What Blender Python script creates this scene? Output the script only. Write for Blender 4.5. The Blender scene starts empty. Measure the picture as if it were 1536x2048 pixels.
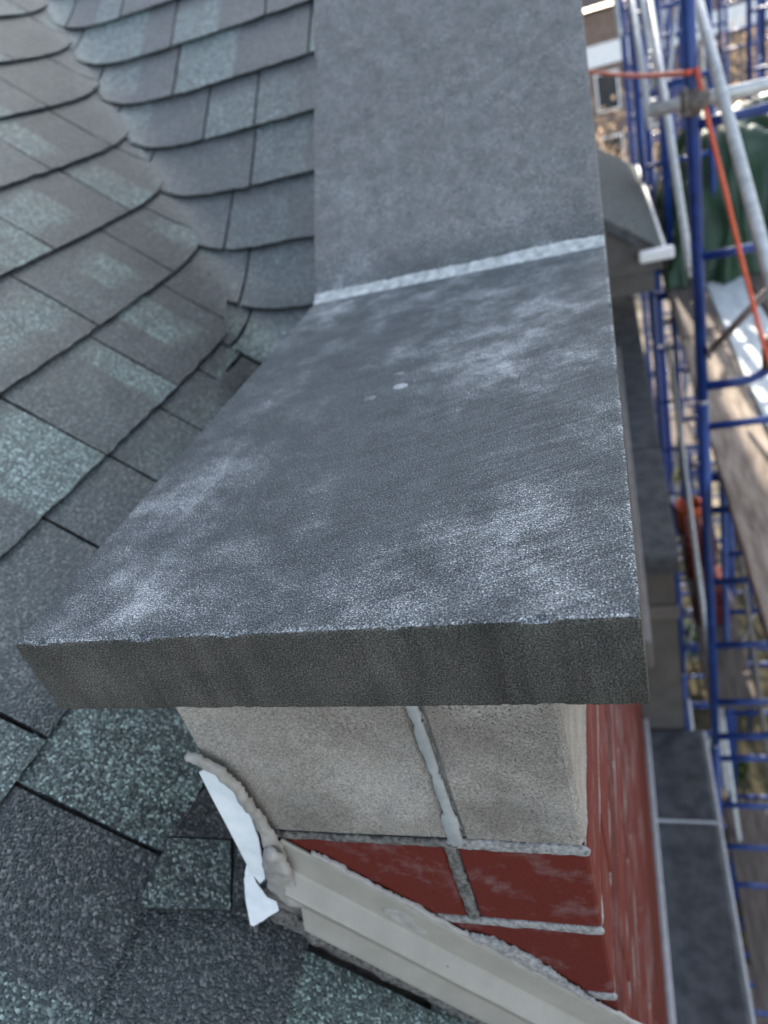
import bpy, bmesh, math, random
from mathutils import Vector, Matrix, noise
R = math.radians
random.seed(7)
scene = bpy.context.scene
COL = scene.collection

# ------------------------------------------------------------------ camera
cam = bpy.data.cameras.new('camera')
cam.sensor_fit = 'VERTICAL'; cam.sensor_height = 36.0; cam.sensor_width = 27.0
cam.lens = 1463.2 / 2048 * 36
cam.clip_start = 0.01; cam.clip_end = 400
co = bpy.data.objects.new('camera', cam); COL.objects.link(co)
rt = Vector((0.942458, 0.216636, -0.254639)); up = Vector((0.093734, 0.559887, 0.82325)); fw = Vector((-0.320915, 0.799747, -0.507364))
CAM = Vector((0.00068, -0.25695, 0.2302))
co.matrix_world = Matrix(((rt.x, up.x, -fw.x, CAM.x), (rt.y, up.y, -fw.y, CAM.y), (rt.z, up.z, -fw.z, CAM.z), (0, 0, 0, 1)))
cam.dof.use_dof = True; cam.dof.focus_distance = 0.40; cam.dof.aperture_fstop = 7.0
scene.camera = co

# ------------------------------------------------------------------ sky, sun, exposure
SUN_EL, SUN_AZ = R(31), R(-5.4)            # azimuth measured from +y towards +x
w = bpy.data.worlds.new('World'); scene.world = w; w.use_nodes = True
nt = w.node_tree; nt.nodes.clear()
sk = nt.nodes.new('ShaderNodeTexSky'); sk.sky_type = 'NISHITA'; sk.sun_disc = False
sk.sun_elevation = SUN_EL; sk.sun_rotation = SUN_AZ; sk.air_density = 1.0; sk.dust_density = 1.5; sk.ozone_density = 1.0
bg = nt.nodes.new('ShaderNodeBackground'); bg.inputs['Strength'].default_value = 0.14
wo = nt.nodes.new('ShaderNodeOutputWorld')
hv = nt.nodes.new('ShaderNodeHueSaturation'); hv.inputs['Saturation'].default_value = 0.60      # thin high haze
nt.links.new(sk.outputs[0], hv.inputs['Color']); nt.links.new(hv.outputs[0], bg.inputs[0]); nt.links.new(bg.outputs[0], wo.inputs[0])
sl = bpy.data.lights.new('sun', 'SUN'); sl.energy = 4.0; sl.angle = R(0.5); sl.color = (1.0, 0.9, 0.76)
so = bpy.data.objects.new('sun', sl); COL.objects.link(so)
sd = Vector((math.sin(SUN_AZ) * math.cos(SUN_EL), math.cos(SUN_AZ) * math.cos(SUN_EL), math.sin(SUN_EL)))
so.rotation_euler = sd.to_track_quat('Z', 'Y').to_euler(); so.location = (-3, 20, 14)
scene.view_settings.view_transform = 'Standard'; scene.view_settings.look = 'None'
scene.view_settings.gamma = 1.0; scene.view_settings.exposure = 1.9
scene.view_settings.use_curve_mapping = False
scene.render.resolution_x = 768; scene.render.resolution_y = 1024

# ------------------------------------------------------------------ material helpers
def new_mat(name, rough=0.8, spec=0.3, metal=0.0):
    m = bpy.data.materials.new(name); m.use_nodes = True
    n = m.node_tree.nodes; b = n['Principled BSDF']
    b.inputs['Roughness'].default_value = rough; b.inputs['Metallic'].default_value = metal
    b.inputs['Specular IOR Level'].default_value = spec
    return m, m.node_tree, b
class G:
    """small node-graph builder"""
    def __init__(s, nt): s.nt = nt; s.pos = s.n('ShaderNodeNewGeometry').outputs['Position']
    def n(s, t, **k):
        q = s.nt.nodes.new(t)
        for a, v in k.items(): setattr(q, a, v)
        return q
    def l(s, a, b): s.nt.links.new(a, b)
    def put(s, sock, v):
        if isinstance(v, (int, float)): sock.default_value = v
        elif isinstance(v, tuple): sock.default_value = v if len(v) == len(sock.default_value) else (*v, 1)
        else: s.l(v, sock)
    def mapping(s, vec=None, scale=(1, 1, 1), rot=(0, 0, 0), loc=(0, 0, 0)):
        q = s.n('ShaderNodeMapping'); s.l(vec or s.pos, q.inputs[0])
        q.inputs['Scale'].default_value = scale; q.inputs['Rotation'].default_value = rot; q.inputs['Location'].default_value = loc
        return q.outputs[0]
    def noise(s, scale, detail=4, rough=0.55, vec=None, dist=0.0):
        q = s.n('ShaderNodeTexNoise'); s.l(vec or s.pos, q.inputs['Vector'])
        q.inputs['Scale'].default_value = scale; q.inputs['Detail'].default_value = detail
        q.inputs['Roughness'].default_value = rough; q.inputs['Distortion'].default_value = dist
        return q.outputs['Fac']
    def voro(s, scale, feature='F1', vec=None, rnd=1.0):
        q = s.n('ShaderNodeTexVoronoi', feature=feature); s.l(vec or s.pos, q.inputs['Vector'])
        q.inputs['Scale'].default_value = scale; q.inputs['Randomness'].default_value = rnd
        return q
    def ramp(s, fac, stops, interp='LINEAR'):
        q = s.n('ShaderNodeValToRGB'); s.l(fac, q.inputs[0]); e = q.color_ramp.elements; q.color_ramp.interpolation = interp
        while len(e) < len(stops): e.new(0.5)
        for i, (p, c) in enumerate(stops):
            e[i].position = p; e[i].color = (c, c, c, 1) if isinstance(c, (int, float)) else (*c, 1)
        return q.outputs[0]
    def mix(s, fac, a, b, mode='MIX'):
        q = s.n('ShaderNodeMix', data_type='RGBA', blend_type=mode)
        s.put(q.inputs[0], fac); s.put(q.inputs[6], a); s.put(q.inputs[7], b)
        return q.outputs[2]
    def math(s, op, a, b=0.0):
        q = s.n('ShaderNodeMath', operation=op); s.put(q.inputs[0], a); s.put(q.inputs[1], b)
        return q.outputs[0]
    def bump(s, h, dist, strength=1.0, normal=None):
        q = s.n('ShaderNodeBump'); s.l(h, q.inputs['Height']); q.inputs['Distance'].default_value = dist; q.inputs['Strength'].default_value = strength
        if normal: s.l(normal, q.inputs['Normal'])
        return q.outputs[0]
    def attr(s, name):
        return s.n('ShaderNodeAttribute', attribute_name=name).outputs['Fac']

def mat_shingle():
    m, t, b = new_mat('shingle_granules', 0.36, 0.9); g = G(t)
    b.inputs['Specular Tint'].default_value = (0.74, 0.92, 0.95, 1)
    v = g.voro(490)
    cellv = g.n('ShaderNodeSeparateColor'); g.l(v.outputs['Color'], cellv.inputs[0])
    tone = g.math('ADD', g.attr('tone'), g.math('MULTIPLY', g.math('SUBTRACT', g.noise(26, 3), 0.5), 0.9))
    tc = g.ramp(tone, [(0.15, (0.040, 0.040, 0.040)), (0.5, (0.060, 0.071, 0.067)), (0.85, (0.104, 0.138, 0.126))])
    gran = g.ramp(cellv.outputs[0], [(0.0, 0.06), (0.42, 0.42), (0.72, 1.05), (0.90, 2.4), (1.0, 4.2)])
    c = g.mix(1.0, tc, gran, 'MULTIPLY')
    c = g.mix(g.ramp(g.noise(3.2, 4, 0.6), [(0.45, 0.0), (0.75, 0.2)]), c, (0.09, 0.085, 0.072))
    g.l(c, b.inputs['Base Color'])
    h = g.math('ADD', g.math('MULTIPLY', v.outputs['Distance'], -1.0), g.math('MULTIPLY', cellv.outputs[1], 0.6))
    g.l(g.bump(h, 0.0011, 0.55, g.bump(g.noise(60, 4), 0.0015, 0.4)), b.inputs['Normal'])
    return m
def mat_coping(name, front=False):
    m, t, b = new_mat(name, 0.8, 0.22); g = G(t)
    # sawn bluestone: fine pits, faint saw lines, pale bloom
    fine = g.noise(820, 4, 0.75); pits = g.noise(1000, 3, 0.7)
    saw = g.noise(1.0, 3, 0.6, g.mapping(vec=g.mapping(rot=(0, 0, R(-22))), scale=(20, 300, 300)))
    cloud = g.noise(5.2, 6, 0.66, g.mapping(scale=(1, 0.75, 1), loc=(3.1, 0.4, 0)), 0.4)
    cloud2 = g.noise(22, 8, 0.74)
    geo = g.n('ShaderNodeNewGeometry'); sep = g.n('ShaderNodeSeparateXYZ'); g.l(geo.outputs['Normal'], sep.inputs[0])
    topf = g.ramp(sep.outputs[2], [(0.3, 0.0), (0.65, 1.0)])
    sp_ = g.n('ShaderNodeSeparateXYZ'); g.l(g.pos, sp_.inputs[0])
    sawm = g.math('MULTIPLY', g.ramp(g.math('ADD', sp_.outputs[0], 0.35), [(0.10, 0.05), (0.28, 0.48)]), g.ramp(sp_.outputs[1], [(0.62, 1.0), (0.66, 0.15)]))
    base = g.mix(g.ramp(cloud2, [(0.3, 0.0), (0.7, 1.0)]), (0.063, 0.074, 0.079), (0.117, 0.134, 0.141))
    base = g.mix(g.math('SUBTRACT', 1.0, topf), base, g.mix(g.ramp(cloud, [(0.4, 0.0), (0.65, 1.0)]), (0.060, 0.061, 0.054), (0.130, 0.121, 0.104)))
    sepp = g.n('ShaderNodeSeparateXYZ'); g.l(g.pos, sepp.inputs[0])
    speck = g.ramp(fine, [(0.43, 0.0), (0.57, 1.0)])
    spots = None                       # lime bloom stains: centre, radius, weight
    for (x, y, z, r, wgt) in ((-0.066, 0.075, 0, 0.075, 1.0), (-0.130, 0.030, 0, 0.070, 0.7), (-0.290, 0.028, 0, 0.060, 0.9), (-0.320, 0.150, 0, 0.080, 0.65), (-0.012, 0.19, 0, 0.06, 0.7), (-0.085, 0.34, 0, 0.13, 0.6), (-0.03, 0.02, 0, 0.05, 0.7),
            (-0.16, 0.09, 0, 0.05, 0.45), (-0.05, 0.43, 0, 0.09, 0.6), (-0.30, 0.55, 0, 0.11, 0.45), (-0.17, 0.9, 0.3, 0.22, 0.55), (-0.09, 1.2, 0.6, 0.2, 0.5), (-0.28, 0.72, 0.1, 0.1, 0.5), (-0.1, 0.7, 0.1, 0.12, 0.45), (-0.24, 1.25, 0.6, 0.16, 0.4)):
        q = g.n('ShaderNodeVectorMath', operation='DISTANCE'); g.l(g.pos, q.inputs[0]); q.inputs[1].default_value = (x, y, z)
        v = g.math('MULTIPLY', g.math('MAXIMUM', g.math('SUBTRACT', 1.0, g.math('DIVIDE', q.outputs['Value'], r)), 0.0), wgt)
        spots = v if spots is None else g.math('MAXIMUM', spots, v)
    bl = g.math('ADD', g.math('ADD', g.math('MULTIPLY', g.math('SUBTRACT', cloud, 0.5), 0.9), g.math('MULTIPLY', g.math('SUBTRACT', cloud2, 0.5), 1.25)), g.math('MULTIPLY', spots, 0.34))
    worn_highlight = g.math('MAXIMUM', g.math('MULTIPLY', g.ramp(g.math('MULTIPLY', sepp.outputs[1], 100.0), [(0.0, 1.0), (0.45, 0.0)]), g.ramp(g.math('MULTIPLY', sepp.outputs[2], -100.0), [(0.1, 1.0), (0.4, 0.0)])), g.ramp(g.math('MULTIPLY', g.math('MULTIPLY', sepp.outputs[0], -100.0), topf), [(0.02, 0.0), (0.05, 0.8), (0.35, 0.0)]))  # highlight on the worn front and right arrises, painted as pale bloom
    bl = g.math('ADD', bl, g.math('MULTIPLY', worn_highlight, 0.22))
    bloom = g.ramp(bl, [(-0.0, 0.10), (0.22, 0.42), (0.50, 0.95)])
    f = g.math('MULTIPLY', g.ramp(g.math('ADD', fine, g.math('MULTIPLY', bloom, 0.25)), [(0.585, 0.0), (0.79, 0.9)]), g.math('ADD', g.math('MULTIPLY', topf, 0.8), 0.2))
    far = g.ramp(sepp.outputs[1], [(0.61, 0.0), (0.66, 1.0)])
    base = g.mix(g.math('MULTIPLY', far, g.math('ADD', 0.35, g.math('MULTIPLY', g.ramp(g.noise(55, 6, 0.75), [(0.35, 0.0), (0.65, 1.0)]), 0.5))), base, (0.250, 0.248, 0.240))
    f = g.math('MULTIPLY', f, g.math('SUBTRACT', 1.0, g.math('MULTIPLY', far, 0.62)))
    c = g.mix(f, base, (0.62, 0.65, 0.66))
    c = g.mix(1.0, c, g.ramp(pits, [(0.36, 0.25), (0.5, 0.95), (0.64, 2.1)]), 'MULTIPLY')
    c = g.mix(g.math('MULTIPLY', topf, sawm), c, g.mix(1.0, c, g.ramp(saw, [(0.34, 0.55), (0.66, 1.6)]), 'MULTIPLY'))
    g.l(c, b.inputs['Base Color'])
    drip = g.noise(1.0, 4, 0.65, g.mapping(scale=(34, 34, 3)))
    nt_ = g.math('SUBTRACT', 1.0, topf)
    c = g.mix(g.math('MULTIPLY', nt_, g.ramp(drip, [(0.45, 0.0), (0.7, 0.75)])), c, g.mix(1.0, c, (0.42, 0.42, 0.40), 'MULTIPLY'))
    g.l(c, b.inputs['Base Color'])
    h = g.math('ADD', g.math('MULTIPLY', fine, 1.0), g.math('MULTIPLY', g.math('MULTIPLY', saw, sawm), 1.3))
    g.l(g.bump(h, 0.0019, 0.95), b.inputs['Normal'])
    return m
def mat_limestone():
    m, t, b = new_mat('limestone', 0.85, 0.2); g = G(t)
    c = g.mix(g.ramp(g.noise(9, 5, 0.6), [(0.3, 0.0), (0.7, 1.0)]), (0.175, 0.150, 0.124), (0.40, 0.372, 0.33))
    c = g.mix(g.ramp(g.noise(23, 4), [(0.5, 0.0), (0.75, 0.5)]), c, (0.27, 0.27, 0.265))
    c = g.mix(g.ramp(g.noise(7, 6, 0.7), [(0.50, 0.0), (0.68, 0.6)]), c, (0.12, 0.105, 0.088))
    v = g.voro(300); pit = g.ramp(v.outputs['Distance'], [(0.08, 1.0), (0.26, 0.0)])
    cl = g.ramp(g.noise(16, 4), [(0.45, 0.0), (0.66, 1.0)])
    pit = g.math('MULTIPLY', g.math('MULTIPLY', pit, cl), 0.85)
    c = g.mix(pit, c, (0.10, 0.09, 0.08)); c = g.mix(1.0, c, g.ramp(g.noise(620, 3, 0.7), [(0.32, 0.5), (0.68, 1.4)]), 'MULTIPLY')
    g.l(c, b.inputs['Base Color'])
    h = g.math('SUBTRACT', g.noise(500, 3), g.math('MULTIPLY', pit, 1.6))
    g.l(g.bump(h, 0.0008, 0.8), b.inputs['Normal']); return m
def mat_brick():
    m, t, b = new_mat('red_brick', 0.75, 0.18); g = G(t)
    oi = g.n('ShaderNodeObjectInfo')
    c = g.mix(oi.outputs['Random'], (0.080, 0.012, 0.009), (0.125, 0.021, 0.014))
    c = g.mix(g.ramp(g.noise(30, 7, 0.72), [(0.52, 0.0), (0.72, 0.55)]), c, (0.25, 0.17, 0.17))
    # mortar smears dragged along the long face
    sm = g.noise(1.0, 3, 0.6, g.mapping(scale=(120, 3.0, 110)))
    geo = g.n('ShaderNodeNewGeometry'); sep = g.n('ShaderNodeSeparateXYZ'); g.l(geo.outputs['True Normal'], sep.inputs[0])
    side = g.ramp(sep.outputs[0], [(0.6, 0.0), (0.9, 1.0)])
    c = g.mix(g.math('MULTIPLY', g.math('MULTIPLY', side, 0.8), g.ramp(sm, [(0.68, 0.0), (0.78, 0.32)])), c, (0.42, 0.38, 0.35))
    p = g.ramp(g.voro(330).outputs['Distance'], [(0.05, 1.0), (0.2, 0.0)]); p = g.math('MULTIPLY', p, g.ramp(g.noise(60, 2), [(0.45, 0.0), (0.6, 1.0)]))
    c = g.mix(p, c, (0.05, 0.012, 0.01)); g.l(c, b.inputs['Base Color'])
    h = g.math('SUBTRACT', g.noise(300, 4), p); g.l(g.bump(h, 0.0012, 0.9), b.inputs['Normal']); return m
def mat_noisy(name, c0, c1, scale=40, rough=0.8, spec=0.3, bump=0.0, bscale=300, metal=0.0, lo=0.35, hi=0.65, stretch=(1, 1, 1), detail=4):
    m, t, b = new_mat(name, rough, spec, metal); g = G(t)
    v = g.mapping(scale=stretch)
    g.l(g.mix(g.ramp(g.noise(scale, detail, 0.6, v), [(lo, 0.0), (hi, 1.0)]), c0, c1), b.inputs['Base Color'])
    if bump: g.l(g.bump(g.noise(bscale, 3, 0.6, v), bump, 0.8), b.inputs['Normal'])
    return m

M = {}
M['shingle'] = mat_shingle()
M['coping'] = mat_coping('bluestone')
M['lime'] = mat_limestone()
M['brick'] = mat_brick()
M['mortar'] = mat_noisy('mortar', (0.20, 0.195, 0.185), (0.46, 0.455, 0.44), 260, 0.9, 0.2, 0.004, 520)
M['mortar_dark'] = mat_noisy('weathered_mortar', (0.07, 0.066, 0.06), (0.26, 0.25, 0.23), 220, 0.9, 0.2, 0.004, 520)
M['bead'] = mat_noisy('fresh_mortar', (0.30, 0.32, 0.315), (0.54, 0.57, 0.56), 110, 0.85, 0.2, 0.001, 300)
M['joint_seal'] = mat_noisy('grey_joint_sealant', (0.28, 0.29, 0.285), (0.38, 0.39, 0.38), 60, 0.55, 0.4, 0.0008, 150)
M['drip'] = mat_noisy('lime_drip', (0.22, 0.235, 0.25), (0.45, 0.47, 0.49), 420, 0.85, 0.2, 0.001, 480)
M['drip_faint'] = mat_noisy('faint_lime_drip', (0.10, 0.105, 0.107), (0.26, 0.27, 0.275), 420, 0.85, 0.2, 0.001, 480)
M['sealant'] = mat_noisy('tan_sealant', (0.27, 0.25, 0.225), (0.39, 0.37, 0.335), 60, 0.5, 0.4, 0.0012, 120)
M['cream'] = mat_noisy('cream_metal', (0.31, 0.288, 0.245), (0.36, 0.337, 0.29), 30, 0.42, 0.45, 0.0001, 500)
M['white_metal'] = mat_noisy('white_metal', (0.74, 0.79, 0.80), (0.90, 0.92, 0.92), 45, 0.35, 0.5, 0.0012, 45)
M['dark_stone'] = mat_noisy('dark_stone', (0.050, 0.056, 0.064), (0.098, 0.105, 0.115), 14, 0.8, 0.3, 0.001, 200)
M['beige'] = mat_noisy('beige_render', (0.095, 0.090, 0.086), (0.125, 0.118, 0.112), 8, 0.85, 0.2, 0.001, 120)
M['trim'] = mat_noisy('beige_trim', (0.13, 0.122, 0.116), (0.17, 0.16, 0.15), 10, 0.7, 0.3)
M['strip'] = mat_noisy('pale_flashing', (0.42, 0.44, 0.47), (0.55, 0.57, 0.60), 20, 0.5, 0.4)
M['blue'] = mat_noisy('blue_paint', (0.004, 0.026, 0.14), (0.009, 0.050, 0.24), 18, 0.38, 0.5, 0.0004, 90)
M['galv'] = mat_noisy('galvanised_steel', (0.40, 0.42, 0.43), (0.58, 0.60, 0.61), 35, 0.42, 0.5, 0.0, metal=0.35)
M['clamp'] = mat_noisy('rusty_clamp', (0.10, 0.085, 0.075), (0.22, 0.20, 0.19), 70, 0.7, 0.3, 0.001, 200)
M['plank'] = mat_noisy('weathered_plank', (0.15, 0.12, 0.095), (0.33, 0.275, 0.225), 5, 0.85, 0.2, 0.002, 60, stretch=(9, 1, 9))
M['board'] = mat_noisy('pale_deck_board', (0.40, 0.45, 0.48), (0.58, 0.62, 0.64), 4, 0.6, 0.3, 0.0008, 50, stretch=(5, 1, 5))
M['ply'] = mat_noisy('brown_board', (0.085, 0.07, 0.062), (0.15, 0.125, 0.11), 5, 0.85, 0.2, stretch=(7, 1, 7))
M['tarp'] = mat_noisy('green_tarp', (0.009, 0.030, 0.015), (0.022, 0.062, 0.030), 6, 0.45, 0.4, 0.004, 25)
M['cord'] = mat_noisy('orange_cord', (0.62, 0.10, 0.045), (0.72, 0.14, 0.07), 30, 0.5, 0.4)
M['bayroof'] = mat_noisy('bay_roof_shingles', (0.038, 0.048, 0.050), (0.085, 0.10, 0.10), 60, 0.85, 0.2, 0.002, 150, stretch=(1, 0.3, 1))
M['deck'] = mat_noisy('roof_underlay', (0.035, 0.035, 0.037), (0.06, 0.06, 0.062), 30, 0.9, 0.2)
M['ground'] = mat_noisy('dry_ground', (0.035, 0.033, 0.022), (0.28, 0.24, 0.18), 0.9, 0.95, 0.1, detail=8)
M['groundshade'] = mat_noisy('shade_dark_ground', (0.018, 0.020, 0.012), (0.065, 0.055, 0.035), 6, 0.95, 0.1, detail=8)  # dark colour carries the shade on the ground below the scaffold
M['grass'] = mat_noisy('grass_blades', (0.10, 0.13, 0.03), (0.22, 0.24, 0.06), 3, 0.8, 0.2)
M['housewall'] = mat_noisy('brown_siding', (0.17, 0.125, 0.105), (0.24, 0.18, 0.15), 3, 0.85, 0.2)
M['whitetrim'] = mat_noisy('white_trim', (0.74, 0.75, 0.76), (0.82, 0.82, 0.82), 5, 0.6, 0.3)
M['glass'] = mat_noisy('window_glass', (0.03, 0.035, 0.04), (0.05, 0.055, 0.06), 3, 0.08, 0.6)
M['houseroof'] = mat_noisy('brown_roof', (0.07, 0.06, 0.055), (0.12, 0.10, 0.09), 12, 0.9, 0.2)
M['bark'] = mat_noisy('bark', (0.10, 0.075, 0.055), (0.20, 0.155, 0.12), 20, 0.9, 0.2, stretch=(3, 3, 0.6))
def mat_leaf(name, a, bcol):
    m, t, b = new_mat(name, 0.7, 0.2); g = G(t)
    oi = g.noise(5, 2)
    g.l(g.mix(g.ramp(oi, [(0.35, 0.0), (0.65, 1.0)]), a, bcol), b.inputs['Base Color'])
    b.inputs['Subsurface Weight'].default_value = 0.0
    tr = g.n('ShaderNodeBsdfTranslucent'); g.put(tr.inputs[0], tuple(min(1, x * 1.3) for x in bcol))
    mx = g.n('ShaderNodeMixShader'); mx.inputs[0].default_value = 0.45
    out = t.nodes['Material Output']; g.l(b.outputs[0], mx.inputs[1]); g.l(tr.outputs[0], mx.inputs[2]); g.l(mx.outputs[0], out.inputs[0])
    return m
M['leaf_y'] = mat_leaf('yellow_green_leaves', (0.16, 0.16, 0.03), (0.34, 0.31, 0.06))
M['leaf_b'] = mat_leaf('tan_leaves', (0.20, 0.13, 0.08), (0.38, 0.28, 0.19))
M['leaf_g'] = mat_leaf('dark_green_leaves', (0.03, 0.05, 0.02), (0.07, 0.10, 0.035))

# ------------------------------------------------------------------ object helpers
def link(name, me, mat, parent=None, smooth=False):
    if mat and not me.materials: me.materials.append(mat)
    o = bpy.data.objects.new(name, me); COL.objects.link(o)
    if parent: o.parent = parent
    if smooth:
        for q in me.polygons: q.use_smooth = True
    return o
def obj(name, bm, mat, parent=None, smooth=False, loc=None):
    bmesh.ops.recalc_face_normals(bm, faces=bm.faces)
    me = bpy.data.meshes.new(name)
    if loc is not None:
        bmesh.ops.translate(bm, verts=bm.verts, vec=-Vector(loc))
    bm.to_mesh(me); bm.free()
    o = link(name, me, mat, parent, smooth)
    if loc is not None: o.location = loc
    return o
def tag(o, label, cat, group=None, kind=None):
    o['label'] = label; o['category'] = cat
    if group: o['group'] = group
    if kind: o['kind'] = kind
    return o
def thing(name, label, cat, loc=(0, 0, 0), group=None):
    o = bpy.data.objects.new(name, None); COL.objects.link(o); o.location = loc; o.empty_display_size = 0.05
    PIV[o.name] = Vector(loc)
    return tag(o, label, cat, group)
PIV = {}
def part(name, bm, mat, th, smooth=False):
    """bm in world coordinates, child of an Empty that sits unrotated at its own location"""
    bmesh.ops.translate(bm, verts=bm.verts, vec=-PIV[th.name])
    return obj(name, bm, mat, th, smooth)
def box(a, b, bevel=0.0, bm=None):
    bm = bm or bmesh.new(); a = Vector(a); b = Vector(b)
    vs = [bm.verts.new((x, y, z)) for x in (a.x, b.x) for y in (a.y, b.y) for z in (a.z, b.z)]
    fs = [bm.faces.new([vs[i] for i in f]) for f in ((0, 1, 3, 2), (4, 6, 7, 5), (0, 4, 5, 1), (2, 3, 7, 6), (0, 2, 6, 4), (1, 5, 7, 3))]
    if bevel:
        es = list({e for f in fs for e in f.edges})
        bmesh.ops.bevel(bm, geom=es, offset=bevel, segments=1, affect='EDGES')
    return bm
def prism(poly, d, bm=None):
    """poly: 3D points in order, extruded by vector d"""
    bm = bm or bmesh.new(); d = Vector(d)
    a = [bm.verts.new(p) for p in poly]; b = [bm.verts.new(Vector(p) + d) for p in poly]
    n = len(poly); bm.faces.new(a); bm.faces.new(b[::-1])
    for i in range(n): bm.faces.new((a[i], b[i], b[(i + 1) % n], a[(i + 1) % n]))
    return bm
def smooth_path(pts, n=6):
    P = [Vector(p) for p in pts]; P = [2 * P[0] - P[1]] + P + [2 * P[-1] - P[-2]]; out = []
    for i in range(1, len(P) - 2):
        for k in range(n):
            t = k / n; a, b, c, d = P[i - 1:i + 3]
            out.append(0.5 * (2 * b + (c - a) * t + (2 * a - 5 * b + 4 * c - d) * t * t + (3 * b - a - 3 * c + d) * t ** 3))
    out.append(P[-2]); return out
def sweep(pts, r, seg=10, bm=None, rf=None, squash=None):
    """tube along a polyline; rf(i, n) scales the radius; squash=(axis, factor)"""
    bm = bm or bmesh.new(); pts = [Vector(p) for p in pts]; n = len(pts); rings = []; u = None
    for i, p in enumerate(pts):
        t = (pts[min(i + 1, n - 1)] - pts[max(i - 1, 0)]).normalized()
        if u is None: u = t.orthogonal().normalized()
        u = (u - t * u.dot(t)).normalized(); v = t.cross(u)
        rr = r * (rf(i, n) if rf else 1); ring = []
        for k in range(seg):
            a = 2 * math.pi * k / seg; off = (u * math.cos(a) + v * math.sin(a)) * rr
            if squash: ax, f = squash; off = off - Vector(ax) * off.dot(Vector(ax)) * (1 - f)
            ring.append(bm.verts.new(p + off))
        rings.append(ring)
    for a, b in zip(rings, rings[1:]):
        for k in range(seg): bm.faces.new((a[k], a[(k + 1) % seg], b[(k + 1) % seg], b[k]))
    bm.faces.new(rings[0][::-1]); bm.faces.new(rings[-1])
    return bm
def bend(pts, rad, n=5):
    """polyline with rounded corners"""
    P = [Vector(p) for p in pts]; out = [P[0]]
    for a, b, c in zip(P, P[1:], P[2:]):
        d0 = (a - b).normalized(); d1 = (c - b).normalized(); s = b + d0 * rad; e = b + d1 * rad
        for k in range(n + 1):
            t = k / n; out.append(s * (1 - t) ** 2 + b * 2 * t * (1 - t) + e * t * t)
    out.append(P[-1]); return out
def nz(x, y=0.0, z=0.0): return noise.noise(Vector((x, y, z)))

# ================================================================== THE PARAPET
W, L, T = 0.356, 0.6146, 0.0575          # coping width, flat length, thickness
RAKE = math.tan(0.7726)
def slab(name, p0, du, dv, dn, nu, nv, nt, amp, mat):
    """stone slab: p0 corner, du/dv/dn edge vectors, gridded shell with rough arrises"""
    bm = bmesh.new(); du, dv, dn, p0 = map(Vector, (du, dv, dn, p0)); cache = {}
    def vert(i, j, k):
        key = (i, j, k)
        if key not in cache:
            p = p0 + du * (i / nu) + dv * (j / nv) + dn * (k / nt)
            on = (i in (0, nu)) + (j in (0, nv)) + (k in (0, nt))
            q = Vector((nz(p.x * 330, p.y * 330, p.z * 330), nz(p.x * 330 + 9, p.y * 330, p.z * 330), nz(p.x * 330, p.y * 330 + 9, p.z * 330)))
            q2 = Vector((nz(p.x * 40, p.y * 40, p.z * 40), nz(p.x * 40 + 5, p.y * 40, p.z * 40), nz(p.x * 40, p.y * 40 + 5, p.z * 40)))
            c = p0 + (du + dv + dn) * 0.5
            if on >= 2:        # arris: worn and slightly crumbled
                inn = Vector()
                if i in (0, nu): inn += du.normalized() * (1 if i == 0 else -1)
                if j in (0, nv): inn += dv.normalized() * (1 if j == 0 else -1)
                if k in (0, nt): inn += dn.normalized() * (1 if k == 0 else -1)
                chip = max(0.0, nz(p.x * 55 + 3, p.y * 55, p.z * 55) - 0.30) * 0.009
                p = p + inn * (0.0005 + abs(q.x) * 0.0007 + chip)
            p = p + q * amp + q2 * amp * 0.9
            cache[key] = bm.verts.new(p)
        return cache[key]
    def face(f, a, b):
        for i in range(a):
            for j in range(b):
                bm.faces.new((vert(*f(i, j)), vert(*f(i + 1, j)), vert(*f(i + 1, j + 1)), vert(*f(i, j + 1))))
    face(lambda i, j: (i, j, 0), nu, nv); face(lambda i, j: (i, j, nt), nu, nv)
    face(lambda i, j: (i, 0, j), nu, nt); face(lambda i, j: (i, nv, j), nu, nt)
    face(lambda i, j: (0, i, j), nv, nt); face(lambda i, j: (nu, i, j), nv, nt)
    o = obj(name, bm, mat, None, True); o.data.set_sharp_from_angle(angle=R(38)); return o
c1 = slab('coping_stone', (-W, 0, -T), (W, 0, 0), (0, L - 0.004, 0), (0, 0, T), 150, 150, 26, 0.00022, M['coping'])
tag(c1, 'flat grey bluestone coping slab in front, chalky white patches on top', 'coping stone', 'coping stones')
dy, dz = math.cos(0.7726), math.sin(0.7726)
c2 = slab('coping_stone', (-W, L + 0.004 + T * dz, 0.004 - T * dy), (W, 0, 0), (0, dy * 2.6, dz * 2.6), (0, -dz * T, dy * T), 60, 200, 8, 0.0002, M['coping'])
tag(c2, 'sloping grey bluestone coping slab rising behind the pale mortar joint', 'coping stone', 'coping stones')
# mortar smeared in the fold between the two slabs
bm = bmesh.new(); rows = []
for i in range(121):
    x = -W + 0.001 + (W - 0.002) * i / 120
    f = 0.0058 + 0.0036 * nz(x * 9, 2.2) + 0.0022 * nz(x * 75, 5) + 0.0015 * nz(x * 260, 5) ; f2 = 0.0058 + 0.0040 * nz(x * 8, 8.1) + 0.0022 * nz(x * 65, 1) + 0.0015 * nz(x * 240, 2)
    rows.append([bm.verts.new(v) for v in ((x, L - f, 0.0006), (x, L - f * 0.45, 0.0014 + 0.0004 * nz(x * 90, 3)), (x, L + 0.004, 0.0048 + 0.0006 * nz(x * 80, 7)),
                 (x, L + 0.004 + f2 * 0.6 * dy, 0.004 + f2 * 0.6 * dz + 0.0014), (x, L + 0.004 + f2 * dy - 0.0005, 0.004 + f2 * dz + 0.0006), (x, L + 0.012, -0.012), (x, L - 0.006, -0.012))])
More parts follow.
